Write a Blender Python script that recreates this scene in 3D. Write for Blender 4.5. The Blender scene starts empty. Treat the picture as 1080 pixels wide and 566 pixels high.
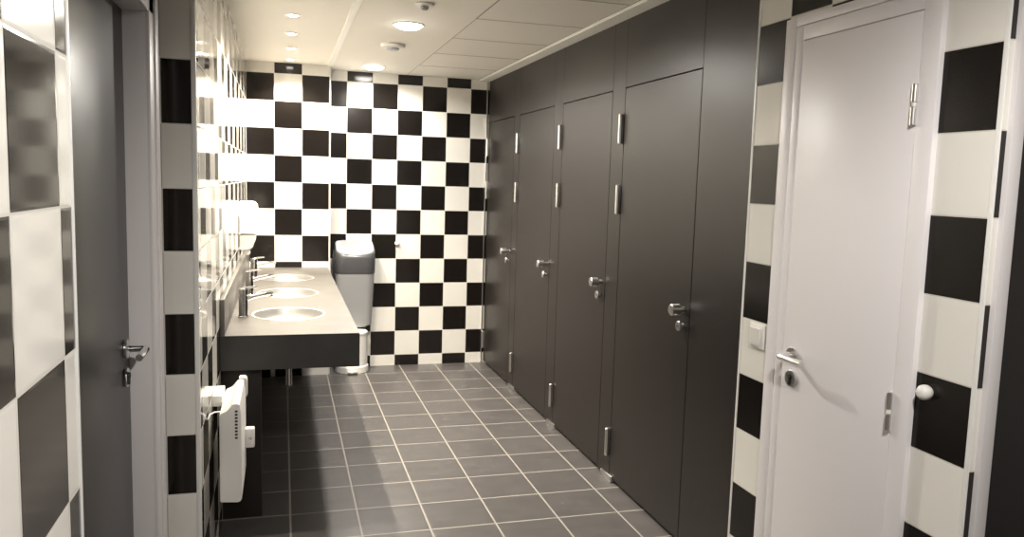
import bpy, bmesh, math, random
from mathutils import Vector, Matrix, Euler
random.seed(4)
PI = math.pi
C = bpy.context.scene.collection
S = bpy.context.scene

# ------------------------------------------------------------------ materials
def newmat(name):
    m = bpy.data.materials.new(name); m.use_nodes = True
    nt = m.node_tree; b = nt.nodes['Principled BSDF']
    return m, nt, b
def mat(name, col, rough=.5, metal=0., noise=0., nscale=20., bump=0., bscale=200., spec=.5, coat=0., emis=None, estr=0., trans=0., stretch=None):
    m, nt, b = newmat(name); N = nt.nodes; L = nt.links
    b.inputs['Base Color'].default_value = (*col, 1)
    b.inputs['Roughness'].default_value = rough; b.inputs['Metallic'].default_value = metal
    b.inputs['Specular IOR Level'].default_value = spec
    b.inputs['Coat Weight'].default_value = coat
    b.inputs['Transmission Weight'].default_value = trans
    tc = N.new('ShaderNodeTexCoord'); src = tc.outputs['Object']
    if stretch:
        mp = N.new('ShaderNodeMapping'); mp.inputs['Scale'].default_value = stretch
        L.new(src, mp.inputs[0]); src = mp.outputs[0]
    n = N.new('ShaderNodeTexNoise'); n.inputs['Scale'].default_value = nscale; n.inputs['Detail'].default_value = 6
    L.new(src, n.inputs['Vector'])
    if noise > 0:
        r = N.new('ShaderNodeMapRange'); r.inputs[3].default_value = 1 - noise; r.inputs[4].default_value = 1 + noise
        L.new(n.outputs['Fac'], r.inputs[0])
        mx = N.new('ShaderNodeVectorMath'); mx.operation = 'SCALE'; mx.inputs[0].default_value = col
        L.new(r.outputs[0], mx.inputs['Scale']); L.new(mx.outputs[0], b.inputs['Base Color'])
    if bump > 0:
        n2 = N.new('ShaderNodeTexNoise'); n2.inputs['Scale'].default_value = bscale; n2.inputs['Detail'].default_value = 3
        L.new(src, n2.inputs['Vector'])
        bp = N.new('ShaderNodeBump'); bp.inputs['Strength'].default_value = bump; bp.inputs['Distance'].default_value = .002
        L.new(n2.outputs['Fac'], bp.inputs['Height']); L.new(bp.outputs[0], b.inputs['Normal'])
    if emis:
        b.inputs['Emission Color'].default_value = (*emis, 1); b.inputs['Emission Strength'].default_value = estr
    return m

ZR = 2.289      # height of the first horizontal joint under the ceiling
WHITE_T = (.79, .765, .71); BLACK_T = (.009, .007, .006); GROUT = (.60, .575, .52)
def checker(name, axis, u0, parity, rough=.13, tilt=.004, groutw=.0017, spec=.5):
    """glazed 20 cm wall tiles in a chequer, joints between them; each tile leans a hair its own way"""
    m, nt, b = newmat(name); N = nt.nodes; L = nt.links
    def M(op, a, bb=None, cc=None):
        n = N.new('ShaderNodeMath'); n.operation = op
        for i, v in enumerate((a, bb, cc)):
            if v is None: continue
            if isinstance(v, (int, float)): n.inputs[i].default_value = v
            else: L.new(v, n.inputs[i])
        return n.outputs[0]
    tc = N.new('ShaderNodeTexCoord'); sx = N.new('ShaderNodeSeparateXYZ'); L.new(tc.outputs['Object'], sx.inputs[0])
    u = M('DIVIDE', M('SUBTRACT', sx.outputs[axis], u0), .2)
    v = M('DIVIDE', M('SUBTRACT', ZR, sx.outputs[2]), .2)
    b.inputs['Specular IOR Level'].default_value = spec
    cu, cv = M('FLOOR', u), M('FLOOR', v)
    fu, fv = M('SUBTRACT', u, cu), M('SUBTRACT', v, cv)
    par = M('FLOORED_MODULO', M('ADD', M('ADD', cu, cv), parity), 2.0)
    du = M('MINIMUM', fu, M('SUBTRACT', 1.0, fu)); dv = M('MINIMUM', fv, M('SUBTRACT', 1.0, fv))
    d = M('MINIMUM', du, dv)
    g = M('LESS_THAN', d, groutw / .2)
    mix = N.new('ShaderNodeMix'); mix.data_type = 'RGBA'
    L.new(par, mix.inputs[0]); mix.inputs[6].default_value = (*WHITE_T, 1); mix.inputs[7].default_value = (*BLACK_T, 1)
    mix2 = N.new('ShaderNodeMix'); mix2.data_type = 'RGBA'
    L.new(g, mix2.inputs[0]); L.new(mix.outputs[2], mix2.inputs[6]); mix2.inputs[7].default_value = (*GROUT, 1)
    L.new(mix2.outputs[2], b.inputs['Base Color'])
    L.new(M('MULTIPLY_ADD', g, .6, rough), b.inputs['Roughness'])
    # lean + slight waviness
    cb = N.new('ShaderNodeCombineXYZ'); L.new(cu, cb.inputs[0]); L.new(cv, cb.inputs[1])
    wn = N.new('ShaderNodeTexWhiteNoise'); L.new(cb.outputs[0], wn.inputs[0])
    s1 = N.new('ShaderNodeVectorMath'); s1.operation = 'SUBTRACT'; L.new(wn.outputs['Color'], s1.inputs[0]); s1.inputs[1].default_value = (.5, .5, .5)
    s2 = N.new('ShaderNodeVectorMath'); s2.operation = 'SCALE'; L.new(s1.outputs[0], s2.inputs[0]); s2.inputs['Scale'].default_value = tilt * 2
    nz = N.new('ShaderNodeTexNoise'); nz.inputs['Scale'].default_value = 9; L.new(tc.outputs['Object'], nz.inputs['Vector'])
    h = M('ADD', M('MINIMUM', M('MULTIPLY', d, 40.0), 1.0), M('MULTIPLY', nz.outputs['Fac'], .12))
    bp = N.new('ShaderNodeBump'); bp.inputs['Strength'].default_value = .25; bp.inputs['Distance'].default_value = .0012
    L.new(h, bp.inputs['Height'])
    ad = N.new('ShaderNodeVectorMath'); ad.operation = 'ADD'; L.new(bp.outputs[0], ad.inputs[0]); L.new(s2.outputs[0], ad.inputs[1])
    nm = N.new('ShaderNodeVectorMath'); nm.operation = 'NORMALIZE'; L.new(ad.outputs[0], nm.inputs[0])
    L.new(nm.outputs[0], b.inputs['Normal'])
    return m

def floor_mat():
    m, nt, b = newmat('slate grey floor tiles'); N = nt.nodes; L = nt.links
    def M(op, a, bb=None, cc=None):
        n = N.new('ShaderNodeMath'); n.operation = op
        for i, v in enumerate((a, bb, cc)):
            if v is None: continue
            if isinstance(v, (int, float)): n.inputs[i].default_value = v
            else: L.new(v, n.inputs[i])
        return n.outputs[0]
    tc = N.new('ShaderNodeTexCoord'); sx = N.new('ShaderNodeSeparateXYZ'); L.new(tc.outputs['Object'], sx.inputs[0])
    u = M('DIVIDE', M('SUBTRACT', sx.outputs[0], .029), .2985)
    v = M('DIVIDE', M('SUBTRACT', sx.outputs[1], 3.325), .2885)
    cu, cv = M('FLOOR', u), M('FLOOR', v)
    fu, fv = M('SUBTRACT', u, cu), M('SUBTRACT', v, cv)
    du = M('MINIMUM', fu, M('SUBTRACT', 1.0, fu)); dv = M('MINIMUM', fv, M('SUBTRACT', 1.0, fv))
    d = M('MINIMUM', du, dv)
    g = M('LESS_THAN', d, .0135)
    cb = N.new('ShaderNodeCombineXYZ'); L.new(cu, cb.inputs[0]); L.new(cv, cb.inputs[1])
    wn = N.new('ShaderNodeTexWhiteNoise'); L.new(cb.outputs[0], wn.inputs[0])
    mp = N.new('ShaderNodeVectorMath'); mp.operation = 'MULTIPLY'; L.new(tc.outputs['Object'], mp.inputs[0]); mp.inputs[1].default_value = (3, 7, 3)
    nz = N.new('ShaderNodeTexNoise'); nz.inputs['Scale'].default_value = 2.2; nz.inputs['Detail'].default_value = 7; L.new(mp.outputs[0], nz.inputs['Vector'])
    sc = M('ADD', M('MULTIPLY_ADD', wn.outputs['Value'], .12, .64), M('MULTIPLY', nz.outputs['Fac'], .6))
    v1 = N.new('ShaderNodeVectorMath'); v1.operation = 'SCALE'; v1.inputs[0].default_value = (.102, .094, .091); L.new(sc, v1.inputs['Scale'])
    mix2 = N.new('ShaderNodeMix'); mix2.data_type = 'RGBA'
    L.new(g, mix2.inputs[0]); L.new(v1.outputs[0], mix2.inputs[6]); mix2.inputs[7].default_value = (.36, .33, .29, 1)
    L.new(mix2.outputs[2], b.inputs['Base Color'])
    L.new(M('ADD', M('MULTIPLY', nz.outputs['Fac'], .15), M('MULTIPLY_ADD', g, .3, .27)), b.inputs['Roughness'])
    h = M('ADD', M('MINIMUM', M('MULTIPLY', d, 25.0), 1.0), M('MULTIPLY', nz.outputs['Fac'], .3))
    bp = N.new('ShaderNodeBump'); bp.inputs['Strength'].default_value = .35; bp.inputs['Distance'].default_value = .002
    L.new(h, bp.inputs['Height']); L.new(bp.outputs[0], b.inputs['Normal'])
    return m

M_floor = floor_mat()
M_ceil = mat('ceiling board', (.84, .80, .73), .75, bump=.15, bscale=350, noise=.02, nscale=3)
M_tbar = mat('painted ceiling bars', (.90, .88, .82), .4)
M_gap = mat('shadow gap', (.30, .28, .25), .8)
M_trim = mat('white plastic edge trim', (.80, .79, .76), .3)
M_paint = mat('white satin paint', (.83, .80, .81), .38, bump=.04, bscale=300)
M_frame = mat('light grey frame paint', (.66, .63, .63), .4)
M_black = mat('black laminate', (.0165, .0128, .0108), .36, spec=.38, noise=.12, nscale=6, bump=.05, bscale=500)
M_blackdoor = mat('anthracite door laminate', (.022, .020, .020), .32, noise=.1, nscale=4, bump=.05, bscale=400)
M_edge = mat('panel core edge', (.010, .009, .009), .6)
M_alu = mat('satin aluminium', (.74, .73, .71), .28, 1., bump=.03, bscale=400)
M_chrome = mat('polished chrome', (.82, .82, .82), .07, 1.)
M_steel = mat('brushed stainless steel', (.88, .86, .82), .38, 1., bump=.06, bscale=120, stretch=(1, 1, 6))
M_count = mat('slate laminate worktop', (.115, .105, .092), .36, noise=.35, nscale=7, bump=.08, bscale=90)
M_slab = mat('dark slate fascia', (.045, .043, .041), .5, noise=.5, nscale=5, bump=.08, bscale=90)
M_wplast = mat('white plastic', (.82, .80, .76), .35)
M_gplast = mat('translucent grey plastic', (.55, .52, .46), .25)
M_heat = mat('white powder coated steel', (.80, .78, .74), .4)
M_slot = mat('dark slot', (.03, .03, .03), .7)
M_grey = mat('silver grey plastic', (.33, .33, .335), .32)
M_dgrey = mat('dark grey glossy plastic', (.075, .075, .08), .2)
M_lgrey = mat('pale grey plastic', (.48, .50, .52), .3)
M_lensW = mat('lit opal lens', (.9, .9, .9), .4, emis=(1, .95, .86), estr=14)
M_lensS = mat('lit spot lens', (.9, .9, .9), .4, emis=(1, .92, .78), estr=16)

# ------------------------------------------------------------------ helpers
def link(o): C.objects.link(o); return o
def obj(name, bm, m, parent=None, smooth=True, kind=None):
    me = bpy.data.meshes.new(name)
    bmesh.ops.recalc_face_normals(bm, faces=bm.faces)
    bm.to_mesh(me); bm.free()
    ms = m if isinstance(m, (list, tuple)) else [m]
    for k in ms: me.materials.append(k)
    if smooth:
        me.shade_smooth()
        me.set_sharp_from_angle(angle=math.radians(32))
    o = link(bpy.data.objects.new(name, me))
    if parent is not None:
        o.parent = parent
    if kind: o['kind'] = kind
    return o
def thing(name, label, cat, loc, group=None):
    o = link(bpy.data.objects.new(name, None)); o.location = loc; o.empty_display_size = .05
    o['label'] = label; o['category'] = cat
    if group: o['group'] = group
    return o
def tag(o, label, cat, group=None):
    o['label'] = label; o['category'] = cat
    if group: o['group'] = group
    return o
def BM(): return bmesh.new()
def box(bm, x0, x1, y0, y1, z0, z1, bev=0., seg=2, mi=0):
    t = bmesh.new()
    vs = [t.verts.new((x, y, z)) for x in (x0, x1) for y in (y0, y1) for z in (z0, z1)]
    for f in ((0, 1, 3, 2), (4, 6, 7, 5), (0, 4, 5, 1), (2, 3, 7, 6), (0, 2, 6, 4), (1, 5, 7, 3)):
        t.faces.new([vs[i] for i in f])
    bmesh.ops.recalc_face_normals(t, faces=t.faces)
    if bev > 0: bmesh.ops.bevel(t, geom=t.edges[:], offset=bev, segments=seg, affect='EDGES', profile=.5)
    for f in t.faces: f.material_index = mi
    merge(bm, t); return bm
def merge(bm, t):
    me = bpy.data.meshes.new('t'); t.to_mesh(me); t.free()
    bm.from_mesh(me); bpy.data.meshes.remove(me)
AX = {'x': Vector((1, 0, 0)), 'y': Vector((0, 1, 0)), 'z': Vector((0, 0, 1))}
def lathe(bm, prof, origin=(0, 0, 0), axis='z', n=48, sx=1., sy=1., mi=0):
    """prof: (radius, height) list spun about axis"""
    t = bmesh.new(); rings = []
    a = AX[axis] if isinstance(axis, str) else Vector(axis).normalized()
    q = Vector((0, 0, 1)).rotation_difference(a)
    for r, h in prof:
        if r < 1e-6: rings.append([t.verts.new(q @ Vector((0, 0, h)) + Vector(origin))]); continue
        rings.append([t.verts.new(q @ Vector((r * sx * math.cos(2 * PI * k / n), r * sy * math.sin(2 * PI * k / n), h)) + Vector(origin)) for k in range(n)])
    for A, B in zip(rings, rings[1:]):
        if len(A) == 1 and len(B) == 1: continue
        for k in range(n):
            j = (k + 1) % n
            if len(A) == 1: t.faces.new((A[0], B[k], B[j]))
            elif len(B) == 1: t.faces.new((A[k], B[0], A[j]))
            else: t.faces.new((A[k], B[k], B[j], A[j]))
    for f in t.faces: f.material_index = mi
    merge(bm, t); return bm
def cyl(bm, p, axis, r, h, n=28, bev=.0015, mi=0):
    b = min(bev, r * .4, h * .4)
    return lathe(bm, [(0, 0), (r - b, 0), (r, b), (r, h - b), (r - b, h), (0, h)], p, axis, n, mi=mi)
def tube(bm, pts, radii, n=16, cap=True):
    t = bmesh.new(); pts = [Vector(p) for p in pts]
    if isinstance(radii, (int, float)): radii = [radii] * len(pts)
    up = None; rings = []
    for i, p in enumerate(pts):
        d = (pts[min(i + 1, len(pts) - 1)] - pts[max(i - 1, 0)]).normalized()
        if up is None:
            up = d.orthogonal().normalized()
        up = (up - d * up.dot(d)).normalized(); s = d.cross(up)
        rings.append([t.verts.new(p + radii[i] * (math.cos(2 * PI * k / n) * up + math.sin(2 * PI * k / n) * s)) for k in range(n)])
    for A, B in zip(rings, rings[1:]):
        for k in range(n): t.faces.new((A[k], B[k], B[(k + 1) % n], A[(k + 1) % n]))
    if cap: t.faces.new(rings[0][::-1]); t.faces.new(rings[-1])
    merge(bm, t); return bm
def bez(p0, p1, p2, n=10):
    p0, p1, p2 = map(Vector, (p0, p1, p2))
    return [(1 - t) ** 2 * p0 + 2 * t * (1 - t) * p1 + t * t * p2 for t in [i / n for i in range(n + 1)]]
def prism(bm, poly, plane, a, b, bev=0., mi=0):
    """extrude 2D polygon; plane 'xz' -> along y from a to b, 'yz' -> along x, 'xy' -> along z"""
    t = bmesh.new()
    def P(u, v, w):
        return {'xz': (u, w, v), 'yz': (w, u, v), 'xy': (u, v, w)}[plane]
    A = [t.verts.new(P(u, v, a)) for u, v in poly]; B = [t.verts.new(P(u, v, b)) for u, v in poly]
    n = len(poly)
    for k in range(n): t.faces.new((A[k], A[(k + 1) % n], B[(k + 1) % n], B[k]))
    t.faces.new(A[::-1]); t.faces.new(B)
    bmesh.ops.recalc_face_normals(t, faces=t.faces)
    if bev > 0: bmesh.ops.bevel(t, geom=t.edges[:], offset=bev, segments=2, affect='EDGES')
    for f in t.faces: f.material_index = mi
    merge(bm, t); return bm
def struct(name, bm, m, parent=None, smooth=False):
    return obj(name, bm, m, parent, smooth=smooth, kind='structure' if parent is None else None)

# ------------------------------------------------------------------ the room
H = 2.368
XS = -.263      # wall behind the basins
XL = -.365      # wall with the dark door
XN = -.28       # near left wall
XR = 1.64       # cubicle front
XW = 1.562      # tiled wall with the white door
YB = 6.4745; YC = 6.24; XC = .345
YST = 2.7036
YRE = 2.443; YRN = 1.445
XFAR = 2.75; YBEH = -1.9; YCUB = 3.3

struct('floor', box(BM(), -.62, 2.9, YBEH, 6.62, -.06, 0), M_floor)
struct('ceiling', box(BM(), -.62, 2.9, YBEH, 6.62, H, H + .06), M_ceil)
struct('wall_back', box(BM(), XC, 2.9, YB, YB + .12, 0, H), checker('chequer tiles back', 0, .4856, 0))
struct('wall_back_boxing', box(BM(), XS, XC, YC, YB + .12, 0, H), checker('chequer tiles boxing', 0, -.0626, 0))
struct('wall_left_basins', box(BM(), XS - .14, XS, YST + .004, YB + .12, 0, H), checker('chequer tiles basins', 1, 2.803, 1, rough=.08, tilt=.0075, groutw=.0022))
struct('wall_left_end', box(BM(), XL, XS - .001, YST, YST + .004, 0, H), checker('chequer tiles end', 0, -.365, 1))
# wall with the dark door: opening 1.46-2.50
DY0, DY1, DT = 1.46, 2.49, 2.06
b = BM()
box(b, XL - .16, XL, 1.10, DY0, 0, H); box(b, XL - .16, XL, DY1, YST + .05, 0, H); box(b, XL - .16, XL, DY0, DY1, DT, H)
struct('wall_left_door', b, checker('chequer tiles door side', 1, 2.5036, 0))
struct('wall_left_near', box(BM(), XN - .085, XN, YBEH, 1.225, 0, H), checker('chequer tiles near left', 1, 1.16, 1, rough=.1))
# right wall with white door: opening 1.665-2.19
b = BM()
box(b, XW, XW + .14, 2.235, YRE, 0, H); box(b, XW, XW + .14, 1.625, 2.235, 2.055, H)
struct('wall_right', b, checker('chequer tiles right', 1, 2.265, 0, rough=.2, spec=.25))
struct('wall_right_jamb', box(BM(), XW, 1.5999, YRN, 1.66, 0, H), checker('chequer tiles jamb', 1, 1.43, 1, rough=.2, spec=.25))
# right return with the dark door, facing the camera side: opening 1.60-2.45
b = BM()
box(b, XW + .001, 1.60, YRN - .003, YRN + .11, 0, H); box(b, 2.46, XFAR, YRN - .003, YRN + .11, 0, H); box(b, 1.60, 2.46, YRN - .003, YRN + .11, 2.05, H)
struct('wall_right_return', b, checker('chequer tiles return', 0, 1.45, 0))
struct('wall_right_near', box(BM(), XFAR, XFAR + .1, YBEH, YRN + .11, 0, H), checker('chequer tiles near right', 1, .2, 0))
struct('wall_behind', box(BM(), XN - .3, XFAR + .1, YBEH - .1, YBEH, 0, H), checker('chequer tiles behind', 0, 0, 0))
# cubicle outer wall (behind the black doors)
struct('wall_cubicles', box(BM(), 2.80, 2.9, YRN + .11, YB + .02, 0, H), M_paint)

# plastic edge trims on the tiled corners
def corner(name, x, y, dx, dy, w=.011):
    # dx,dy = direction (-1/1) from the corner into the wall
    b = BM(); e = .002
    xs = sorted((x - dx * e, x + dx * w)); ys = sorted((y - dy * e, y + dy * w))
    box(b, xs[0], xs[1], ys[0], ys[1], 0, H - .001, .0018)
    return struct(name, b, M_trim, smooth=True)
corner('trim_1', XS, YST, -1, 1, .013)
corner('trim_2', XN, 1.225, -1, -1, .009)
corner('trim_3', XC, YC, -1, 1, .007)
corner('trim_4', XW, YRE, 1, -1, .010)
corner('trim_5', XW, YRN, 1, 1, .012)
struct('trim_6', box(BM(), XR - .022, XR - .013, YB - .014, YB - .001, 0, H - .02, .002), M_alu, smooth=True)
# ceiling: metal bars between the boards, wall angle along the cubicles
b = BM()
box(b, .325, .358, YBEH, YC + .0, H - .006, H + .001)
box(b, .345, .358, YC, YB, H - .005, H + .001)
struct('trim_7', b, M_tbar)
b = BM()
box(b, .951, .957, YBEH, 4.08, H - .0015, H + .001); box(b, .953, .956, 4.08, YB, H - .0015, H + .001)
for k, y in enumerate((.48, 1.08, 1.68, 2.28, 2.88, 3.48, 4.08, 4.68, 5.28, 5.88)):
    w = .003 if k > 5 else .004
    box(b, .955, 1.545, y - w, y + w - .002, H - .0015, H + .001)
struct('trim_8', b, M_gap)
b = BM()
box(b, 1.552, 1.64, YRE, YB, H - .012, H + .001, .002); box(b, 1.543, 1.553, YRE, YB, H - .005, H + .001)
struct('trim_9', b, M_tbar)
struct('trim_10', box(BM(), 1.538, 1.543, YRE, YB, H - .0015, H + .001), M_gap)

# ------------------------------------------------------------------ room doors
def lever_handle(parent, x, y, z, sx, sy, m):
    """sx: which way it stands off the leaf, sy: which way the lever points"""
    b = BM(); cyl(b, (x, y, z), (sx, 0, 0), .026, .009); h = obj('door_handle', b, M_alu, parent)
    b = BM()
    pts = [(x, y, z), (x + sx * .038, y, z)] + bez((x + sx * .042, y, z), (x + sx * .056, y, z), (x + sx * .056, y + sy * .016, z), 6) + [(x + sx * .056, y + sy * .12, z)]
    tube(b, pts, .0095, 18); obj('lever', b, m, h)
    return h
def lock_rose(parent, x, y, z, sx, m):
    b = BM(); cyl(b, (x, y, z), (sx, 0, 0), .027, .008, 30); o = obj('lock_rose', b, m, parent)
    b = BM(); xs = sorted((x + sx * .0075, x + sx * .0125))
    cyl(b, (x + sx * .006, y, z + .006), (sx, 0, 0), .0085, .0075, 20); box(b, xs[0], xs[1], y - .0045, y + .0045, z - .02, z + .004, .001)
    obj('keyhole', b, M_slot, o)
# door_1 the white door
d = link(bpy.data.objects.new('door_1', None)); d.location = (XW, 1.93, 0); d['kind'] = 'structure'
d.location = (0, 0, 0)
b = BM()
FX = 1.547
box(b, FX, 1.60, 2.1755, 2.2095, 0, 2.046, .002); box(b, FX - .001, 1.60, 2.2115, 2.2635, 0, 2.0765, .002)
box(b, FX, 1.60, 1.686, 2.1745, 2.0015, 2.046, .002); box(b, FX - .001, 1.60, 1.6265, 2.2105, 2.048, 2.0765, .002)
box(b, FX - .001, 1.60, 1.626, 1.6855, 0, 2.0475, .002)
obj('door_frame', b, M_paint, d)
obj('frame_backing', box(BM(), 1.575, 1.62, 1.63, 2.255, .001, 2.07), M_frame, d)
obj('door_leaf', box(BM(), 1.5478, 1.574, 1.6885, 2.1725, .008, 1.9995, .002), M_paint, d)
lh = lever_handle(d, 1.5478, 2.118, 1.022, -1, -1, M_chrome)
lock_rose(d, 1.5478, 2.116, .948, -1, M_alu)
for z in (1.765, .965):
    b = BM()
    cyl(b, (1.5425, 1.690, z + .006), 'z', .0085, .046); cyl(b, (1.5425, 1.690, z - .052), 'z', .0085, .046)
    h = obj('hinge', b, M_alu, d)
    obj('hinge_pin', cyl(BM(), (1.5425, 1.690, z - .006), 'z', .006, .012), M_wplast, h)
# door_2 the dark door on the left
d = link(bpy.data.objects.new('door_2', None)); d['kind'] = 'structure'
b = BM(); XD = -.42
# jambs (casing) and architrave
for y0, y1, a0, a1 in ((2.425, 2.49, 2.425, 2.555), (1.46, 1.525, 1.395, 1.525)):
    box(b, XL - .15, XL + .004, y0, y1, 0, 2.06, .001)
    box(b, XL + .0005, XL + .013, a0, a1, 0, 2.06, .003)
box(b, XL - .15, XL + .004, 1.525, 2.425, 1.975, 2.06, .001); box(b, XL + .0005, XL + .013, 1.395, 2.555, 1.9755, 2.06, .003)
# thin bead that makes the double line on the architrave
box(b, XL + .010, XL + .019, 2.495, 2.551, 0, 2.058, .003)
obj('door_frame', b, M_frame, d)
obj('door_leaf', box(BM(), XD - .04, XD, 1.528, 2.422, .008, 1.972, .001), M_blackdoor, d)
lever_handle(d, XD, 2.352, 1.052, 1, -1, M_chrome)
lock_rose(d, XD, 2.352, .972, 1, M_chrome)
# door_3 the dark door at the far right
d = link(bpy.data.objects.new('door_3', None)); d['kind'] = 'structure'
b = BM()
for x0, x1, in ((1.577, 1.612), (2.45, 2.49)):
    box(b, x0, x1, YRN - .018, YRN + .10, 0, 2.09, .003)
box(b, 1.612, 2.45, YRN - .018, YRN + .10, 2.045, 2.09, .003)
obj('door_frame', b, M_frame, d)
obj('door_leaf', box(BM(), 1.614, 2.448, YRN + .004, YRN + .045, .008, 2.043, .001), M_blackdoor, d)

# ------------------------------------------------------------------ cubicle front
Zp0, Zd0, Zd1 = .018, .020, 2.020
doors = [(2.952, 3.712), (3.872, 4.630), (4.795, 5.553), (5.697, 6.442)]
part = thing('cubicle_partition', 'long black laminate cubicle front between the back wall and the white tiled wall', 'partition', (XR, 4.4, 0))
def local(o, parent):
    o.parent = parent; o.matrix_parent_inverse = Matrix.Translation(-Vector(parent.location)); return o
TH = .013
def ppart(name, y0, y1, z0, z1, m=M_black, x0=XR, x1=XR + TH):
    return local(obj(name, box(BM(), x0, x1, y0, y1, z0, z1, .0008, 1), m), part)
g = .0018
posts = [(YRE + .002, doors[0][0] - g), (doors[0][1] + g, doors[1][0] - g), (doors[1][1] + g, doors[2][0] - g), (doors[2][1] + g, doors[3][0] - g), (doors[3][1] + g, YB - .015)]
for y0, y1 in posts: ppart('pilaster', y0, y1, Zp0, H - .002)
for y0, y1 in doors: ppart('transom_panel', y0, y1, Zd1 + .005, H - .002)
for y in (3.725, 4.634, 5.555):
    b = BM(); box(b, XR - .010, XR + .03, y - .05, y + .085, 0, .032, .003); local(obj('foot', b, M_alu), part)
# dividing walls between the cubicles, hidden behind the doors but real
for i, y in enumerate((3.79, 4.71, 5.62)):
    struct('wall_cubicle_divider' + ('', '_middle', '_back')[i], box(BM(), XR + TH + .001, 2.80, y - .0065, y + .0065, 0, H), M_black)
def cubicle_door(i, y0, y1, label):
    t = thing('cubicle_door', label, 'cubicle door', (XR, (y0 + y1) / 2, 0), None)
    P = lambda o: local(o, t)
    P(obj('door_panel', box(BM(), XR + .0005, XR + TH, y0 + .004, y1 - .002, Zd0, Zd1, .0008, 1), M_black))
    yh = y1 + .018 if i < 3 else y1 + .004
    for z in (1.821, 1.468, .204):
        b = BM(); cyl(b, (XR - .012, yh, z - .074), 'z', .0115, .148, 24, .003)
        box(b, XR - .008, XR + .0005, yh - .010, yh + .010, z - .070, z + .070, .001)
        P(obj('hinge', b, M_alu))
    yk = y0 + .052
    b = BM(); cyl(b, (XR + .0005, yk, 1.022), (-1, 0, 0), .012, .026); cyl(b, (XR - .022, yk, 1.022), (-1, 0, 0), .0245, .042, 32, .003)
    P(obj('knob', b, M_alu))
    b = BM(); cyl(b, (XR + .0005, yk, .952), (-1, 0, 0), .010, .022); cyl(b, (XR - .017, yk, .952), (-1, 0, 0), .0215, .010, 32, .002)
    lk = P(obj('lock', b, M_alu))
    b = BM(); box(b, XR - .0285, XR - .0265, yk - .008, yk + .008, .950, .954, .0005)
    s = obj('lock_slot', b, M_slot); s.parent = lk
    return t
for i, (y0, y1) in enumerate(doors):
    cubicle_door(i, y0, y1, ['black cubicle door nearest to the white door',
        'black cubicle door second along from the white door',
        'black cubicle door second along from the back wall',
        'black cubicle door farthest away, against the chequered back wall'][i])

# ------------------------------------------------------------------ vanity counter
XF = .330; Y0 = 3.565; ZT = .845; ZB = .692; CT = .030
basins = [4.115, 4.86, 5.59]; BX = .026; BR = .184; EX = .955; EY = 1.06
cn = thing('vanity_counter', 'long grey slate washbasin counter fixed along the left tiled wall', 'counter', (XS, 4.9, ZB))
def plate():
    b = BM(); segs = [Y0, 4.4875, 5.225, YC - .001]
    for (ya, yb, yc) in zip(segs, segs[1:], basins):
        x0, x1 = XS + .001, XF
        angs = [2 * PI * k / 64 for k in range(64)]
        for cx in (x0, x1):
            for cy in (ya, yb): angs.append(math.atan2(cy - yc, cx - BX) % (2 * PI))
        angs = sorted(set(angs))
        inn, out, inb, oub = [], [], [], []
        for a in angs:
            c, s = math.cos(a), math.sin(a)
            tx = ((x1 if c > 0 else x0) - BX) / c if abs(c) > 1e-9 else 1e9
            ty = ((yb if s > 0 else ya) - yc) / s if abs(s) > 1e-9 else 1e9
            t = min(tx, ty); r = BR - .004
            inn.append(b.verts.new((BX + EX * r * c, yc + EY * r * s, ZT))); out.append(b.verts.new((BX + t * c, yc + t * s, ZT)))
            inb.append(b.verts.new((BX + EX * r * c, yc + EY * r * s, ZT - CT))); oub.append(b.verts.new((BX + t * c, yc + t * s, ZT - CT)))
        n = len(angs)
        for k in range(n):
            j = (k + 1) % n
            b.faces.new((inn[k], out[k], out[j], inn[j])); b.faces.new((inb[j], oub[j], oub[k], inb[k]))
            b.faces.new((inn[j], inb[j], inb[k], inn[k]))
    bmesh.ops.remove_doubles(b, verts=b.verts, dist=1e-5)
    # outer skirt of the slab
    for (p, q) in (((XS + .001, Y0), (XF, Y0)), ((XF, Y0), (XF, YC - .001))):
        v = [b.verts.new((p[0], p[1], ZT)), b.verts.new((q[0], q[1], ZT)), b.verts.new((q[0], q[1], ZT - CT)), b.verts.new((p[0], p[1], ZT - CT))]
        b.faces.new(v)
    bmesh.ops.remove_doubles(b, verts=b.verts, dist=1e-5)
    return b
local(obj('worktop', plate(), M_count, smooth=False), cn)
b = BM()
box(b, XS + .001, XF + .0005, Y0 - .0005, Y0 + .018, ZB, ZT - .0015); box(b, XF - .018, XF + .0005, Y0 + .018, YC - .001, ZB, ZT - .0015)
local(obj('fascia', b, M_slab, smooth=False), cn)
local(obj('backsplash', box(BM(), XS + .0005, XS + .020, Y0, YC - .001, ZT + .0003, 1.003, .001), M_count), cn)
for ya in (Y0 + .06, YC - .03):
    local(obj('support_panel', box(BM(), XS + .001, -.095, ya, ya + .025, 0, ZB + .03, .001), M_black), cn)

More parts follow.
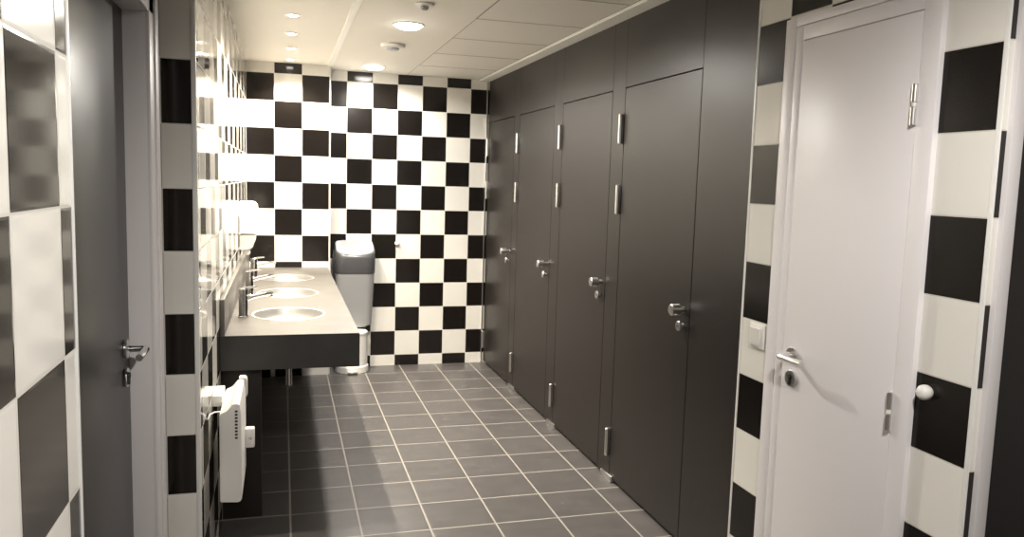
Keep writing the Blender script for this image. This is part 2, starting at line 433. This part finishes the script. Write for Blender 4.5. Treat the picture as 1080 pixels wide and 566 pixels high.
def make_basin(yc, label):
    t = thing('wash_basin', label, 'wash basin', (BX, yc, ZT), 'round steel basins set in the counter')
    prof = [(BR - .006, .0006), (BR + .003, .0006), (BR + .004, .0014), (BR + .002, .0022), (BR - .002, .0022), (BR - .005, .001)]
    R = BR - .006
    for k in range(1, 13):
        a = k / 12 * PI / 2; prof.append((max(.024, R * math.cos(a)), -.118 * math.sin(a)))
    prof += [(.024, -.121), (0, -.122)]
    obj('bowl', lathe(BM(), prof, n=72, sx=EX, sy=EY), M_steel, t)
    b = BM(); lathe(b, [(.030, -.1165), (.028, -.1145), (.019, -.1145), (.017, -.1175), (0, -.118)]); obj('drain', b, M_chrome, t)
    b = BM()
    cyl(b, (0, 0, -.37), 'z', .015, .248, 24, .004)
    tube(b, [(0, 0, -.215), (-.10, 0, -.215), (XS - BX + .002, 0, -.215)], .0125); cyl(b, (XS - BX + .002, 0, -.215), 'x', .032, .006)
    obj('bottle_trap', b, M_chrome, t)
    return t
for i, yc in enumerate(basins):
    make_basin(yc, ['round stainless steel basin nearest the front edge of the counter', 'round stainless steel basin in the middle of the counter', 'round stainless steel basin farthest back, beside the chequered boxing'][i])
def make_tap(yc, label):
    t = thing('basin_tap', label, 'tap', (-.188, yc, ZT + .0003), 'chrome mixer taps behind the basins')
    b = BM(); lathe(b, [(0, 0), (.026, 0), (.026, .004), (.0235, .006), (.0225, .010), (.0225, .104), (.018, .106), (.018, .108), (.0225, .110), (.0225, .137), (.018, .140), (0, .1405)])
    obj('tap_body', b, M_chrome, t)
    b = BM(); tube(b, [(.012, 0, .088), (.045, 0, .098), (.090, 0, .108), (.128, 0, .114), (.140, 0, .1145)], [.0115, .0108, .010, .0092, .0085], 20)
    cyl(b, (.132, 0, .098), 'z', .0075, .012)
    obj('spout', b, M_chrome, t)
    b = BM(); tube(b, [(0, 0, .139), (.025, 0, .144), (.065, 0, .148)], [.006, .0055, .0045], 14); obj('tap_lever', b, M_chrome, t)
    return t
for i, yc in enumerate(basins):
    make_tap(yc - .065, ['chrome mixer tap of the basin nearest the front edge', 'chrome mixer tap of the middle basin', 'chrome mixer tap of the basin farthest back'][i])

# ------------------------------------------------------------------ soap dispenser
t = thing('soap_dispenser', 'white wall soap dispenser above the counter on the left tiled wall', 'soap dispenser', (XS, 5.22, 1.04))
b = BM()
# cover: rounded body bulging from the wall, profile in x-z
poly = [(.0005, .335), (.085, .335), (.104, .325), (.112, .30), (.114, .22), (.112, .165), (.105, .13), (.0005, .13)]
prism(b, poly, 'xz', -.055, .055, .007); obj('cover', b, M_wplast, t)
b = BM(); prism(b, [(.0005, .13), (.098, .13), (.100, .10), (.086, .07), (.080, .045), (.055, .030), (.0005, .030)], 'xz', -.048, .048, .006); obj('soap_tank', b, M_gplast, t)
b = BM(); lathe(b, [(0, -.022), (.012, -.02), (.017, -.010), (.016, .004), (.012, .012), (0, .012)], (.048, 0, .02), 'z', 24); obj('nozzle', b, M_wplast, t)

# ------------------------------------------------------------------ heater
hy0, hy1 = 3.00, 3.37
t = thing('wall_heater', 'small white electric convector heater mounted low on the left tiled wall', 'heater', (XS, hy0, .325))
b = BM(); X = lambda x: x - XS
prism(b, [(X(-.226), .005), (X(-.160), 0), (X(-.150), .010), (X(-.150), .335), (X(-.157), .375), (X(-.178), .377), (X(-.200), .350), (X(-.226), .338)], 'xz', 0, hy1 - hy0, .003)
bd = obj('heater_body', b, M_heat, t)
b = BM()
for k in range(9): box(b, X(-.172), X(-.1625), -.0012, .002, .245 + k * .0125, .252 + k * .0125)
obj('vent_slots', b, M_slot, bd)
b = BM(); prism(b, [(X(-.172), 0.30), (X(-.150), .30), (X(-.144), .305), (X(-.144), .372), (X(-.150), .384), (X(-.176), .384)], 'xz', hy1 - hy0 + .0005, hy1 - hy0 + .045, .003); obj('end_cap', b, M_heat, t)
b = BM(); box(b, X(-.1505), X(-.114), .305, .345, .105, .185, .005); ct = obj('thermostat', b, M_heat, t)
b = BM(); cyl(b, (X(-.130), .3052, .145), (0, -1, 0), .006, .002, 20, .0005); obj('dial', b, M_lgrey, ct)
b = BM()
box(b, .0003, X(-.2265), .16, .32, .325, .366, .002)
obj('wall_bracket', b, M_heat, t)
b = BM(); tube(b, [(.003, -.06, .34), (.008, -.04, .352), (.022, -.01, .352), (.042, .03, .342)], .0028, 10); obj('power_cable', b, M_wplast, t)

# ------------------------------------------------------------------ hand dryer on the back wall
t = thing('hand_dryer', 'tall silver grey hand dryer with dark hood mounted beside the counter end', 'hand dryer', (.548, YB, .362))
def rrect(w, d, r, n=6, cy=0):
    pts = []
    for cx_, cy_, a0 in ((w / 2 - r, -d + r, -PI / 2), (w / 2 - .01, -.01, 0), (-w / 2 + .01, -.01, PI / 2), (-w / 2 + r, -d + r, PI)):
        rr = r if cy_ < -.05 or True else r
        rad = r if cy_ == -d + r else .01
        for k in range(n + 1):
            a = a0 + k / n * PI / 2; pts.append((cx_ + rad * math.cos(a), cy_ + rad * math.sin(a)))
    return pts
def loft(bm, secs, cap=True, mi=0, sl=0.):
    t_ = bmesh.new(); R = []
    for z, w, d, r, *k in secs:
        kk = k[0] if k else sl
        R.append([t_.verts.new((x, y - .0005, z + kk * (y + .2))) for x, y in rrect(w, d, r)])
    n = len(R[0])
    for A, B in zip(R, R[1:]):
        for k in range(n): t_.faces.new((A[k], A[(k + 1) % n], B[(k + 1) % n], B[k]))
    if cap: t_.faces.new(R[0][::-1]); t_.faces.new(R[-1])
    for f in t_.faces: f.material_index = mi
    merge(bm, t_); return bm
b = loft(BM(), [(.0, .265, .125, .05), (.006, .272, .13, .05), (.20, .290, .155, .06), (.42, .306, .185, .07), (.425, .306, .186, .07)]); obj('dryer_body', b, M_grey, t)
b = loft(BM(), [(.426, .312, .190, .072), (.45, .316, .196, .074), (.545, .318, .205, .078), (.572, .312, .200, .078, .38), (.578, .304, .192, .075, .38)]); hd = obj('hood', b, M_dgrey, t)
b = loft(BM(), [(.5785, .296, .188, .074), (.588, .292, .186, .074), (.594, .278, .176, .07), (.596, .262, .160, .064)], sl=.38); tp = obj('top_rim', b, M_lgrey, t)
b = loft(BM(), [(.5975, .215, .125, .05), (.5995, .21, .122, .05)], sl=.38); obj('slot_opening', b, M_grey, tp)
b = loft(BM(), [(-.014, .20, .115, .05), (-.001, .23, .12, .05)]); obj('drip_tray', b, M_lgrey, t)
b = BM(); tube(b, [(-.158, -.03, .60), (-.163, -.06, .55), (-.163, -.07, .45), (-.158, -.06, .36), (-.152, -.05, .30)], [.008, .010, .010, .009, .006], 12); obj('side_rim', b, M_dgrey, t)

# ------------------------------------------------------------------ pedal bin
t = thing('pedal_bin', 'small white round pedal bin on the floor under the hand dryer', 'bin', (.525, 6.335, 0))
b = BM(); lathe(b, [(0, .0), (.128, .0), (.132, .006), (.131, .050), (.126, .056), (.123, .060), (.121, .30), (.118, .302), (0, .302)], n=56); obj('bin_body', b, M_wplast, t)
b = BM(); lathe(b, [(0, .3025), (.123, .303), (.125, .307), (.124, .320), (.115, .328), (.07, .333), (0, .334)], n=56); obj('lid', b, M_wplast, t)
b = BM(); box(b, -.04, .035, -.158, -.120, .012, .024, .004); obj('pedal', b, M_alu, t)
b = BM(); box(b, .02 - .06, .10 - .06, .116, .127, .27, .33, .003); obj('lid_hinge', b, M_wplast, t)

# ------------------------------------------------------------------ small fittings
def door_stop(x, y, z, d, label, r=.0195):
    o = obj('door_stop', lathe(BM(), [(0, .0), (r * .75, .0), (r * .95, r * .35), (r, r * .75), (r * .93, r * 1.15), (r * .72, r * 1.45), (r * .4, r * 1.63), (0, r * 1.68)], (x, y, z), d, 28), M_wplast)
    return tag(o, label, 'door stop')
door_stop(XW - .0003, 1.582, 1.045, (-1, 0, 0), 'white round door stop on the tiled wall beside the white door')
door_stop(.893, YB - .0003, 1.016, (0, -1, 0), 'small white round knob on the chequered back wall', .02)
t = thing('light_switch', 'white rocker light switch on a white tile beside the white door', 'switch', (XW, 2.333, 1.042))
b = BM(); box(b, -.010, -.0003, -.041, .041, -.041, .041, .003); obj('switch_plate', b, M_wplast, t)
b = BM(); prism(b, [(-.010, -.028), (-.013, -.028), (-.017, .028), (-.010, .028)], 'xz', -.026, .026, .001); rk = obj('rocker', b, M_wplast, t)
obj('label_strip', box(BM(), -.0125, -.0101, -.020, .020, -.036, -.0315), M_lgrey, t)

# ceiling lights
def downlight(x, y, r, label, group, cat='ceiling light'):
    t = thing('ceiling_light', label, cat, (x, y, H), group)
    lens = M_lensW if r > .05 else M_lensS
    b = BM(); lathe(b, [(r, -.0005), (r + .012, -.0005), (r + .013, -.003), (r + .004, -.006), (r, -.004), (r, -.0005)], n=48); obj('ring', b, M_trim if r > .05 else M_alu, t)
    dz = .024 if r > .05 else .007
    b = BM(); lathe(b, [(0, -.003 - dz), (r * .35, -.003 - dz * .95), (r * .65, -.003 - dz * .76), (r * .85, -.003 - dz * .5), (r * .95, -.003 - dz * .25), (r * .97, -.002), (r * .97, -.001), (0, -.001)], n=40); obj('lens', b, lens, t)
    return t
def spot(x, y, power, angle, blend, rad, col):
    l = bpy.data.lights.new('lamp', 'SPOT'); l.energy = power; l.spot_size = math.radians(angle); l.spot_blend = blend
    l.shadow_soft_size = rad; l.color = col
    o = link(bpy.data.objects.new('lamp', l)); o.location = (x, y, H - (.034 if rad > .04 else .016) - rad * .3); return o
BIG = (1, .955, .88); SM = (1, .90, .74)
for y, lab, e in ((4.39, 'large round ceiling light nearer the camera', 74), (6.11, 'large round ceiling light by the chequered back wall', 30)):
    downlight(.652, y, .075, lab, 'large round ceiling lights'); spot(.652, y, e, 172, .5, .05, BIG)
# the next one of the row, above the camera
t = downlight(.75, .55, .068, 'large round ceiling light of the row, above the entrance', 'large round ceiling lights')
spot(.75, .55, 50, 172, .5, .05, (1, .96, .91))
for i, y in enumerate((4.385, 4.944, 5.50, 6.02)):
    downlight(.05, y, .027, ['small ceiling spotlight above the counter, nearest of its row', 'second small ceiling spotlight of the row above the counter',
        'third small ceiling spotlight of the row above the counter', 'small ceiling spotlight above the counter, closest to the back wall'][i], 'small spotlights above the basins')
    spot(.05, y, 34, 125, .5, .022, SM)
downlight(.05, 3.826, .027, 'small ceiling spotlight above the front end of the counter', 'small spotlights above the basins'); spot(.05, 3.826, 34, 125, .5, .022, SM)

t = thing('smoke_detector', 'white round detector on the ceiling between the two large lights', 'smoke detector', (.656, 5.06, H))
b = BM(); lathe(b, [(0, 0), (.075, 0), (.076, -.008), (.070, -.020), (.050, -.024), (0, -.024)][::1], (0, 0, -.0005), n=48); obj('housing', b, M_trim, t)
b = BM(); lathe(b, [(0, -.0245), (.040, -.0245), (.038, -.034), (.030, -.037), (0, -.037)], n=36); obj('sensor_ring', b, M_lgrey, t)
t = thing('motion_sensor', 'small white sensor with dark eye on the ceiling before the nearer large light', 'sensor', (.645, 3.84, H))
b = BM(); lathe(b, [(0, 0), (.045, 0), (.046, -.006), (.040, -.012), (.024, -.013), (0, -.013)], (0, 0, -.0005), n=40); obj('housing', b, M_trim, t)
b = BM(); lathe(b, [(0, -.0135), (.020, -.0135), (.019, -.024), (.012, -.031), (0, -.033)], n=28); obj('eye', b, M_grey, t)

# ------------------------------------------------------------------ world, camera
w = bpy.data.worlds.new('World'); S.world = w; w.use_nodes = True
w.node_tree.nodes['Background'].inputs[0].default_value = (.6, .6, .6, 1); w.node_tree.nodes['Background'].inputs[1].default_value = .02

f, yaw, pit, rol, h = 836.21, .2825, .1082, .0296, 1.5388
cy, sy, cp, sp = math.cos(yaw), math.sin(yaw), math.cos(pit), math.sin(pit)
fw = Vector((sy * cp, cy * cp, -sp)); rt = Vector((cy, -sy, 0)); up = rt.cross(fw)
c, s = math.cos(rol), math.sin(rol)
r2 = c * rt + s * up; u2 = -s * rt + c * up
cam = bpy.data.cameras.new('camera'); cam.sensor_width = 36; cam.lens = f / 1080 * 36; cam.clip_start = .05
co = link(bpy.data.objects.new('camera', cam))
co.matrix_world = Matrix(((r2.x, u2.x, -fw.x, 0), (r2.y, u2.y, -fw.y, 0), (r2.z, u2.z, -fw.z, h), (0, 0, 0, 1)))
S.camera = co
vs = S.view_settings
vs.view_transform = 'Standard'; vs.look = 'None'; vs.gamma = 1; vs.exposure = 1.25; vs.use_curve_mapping = False
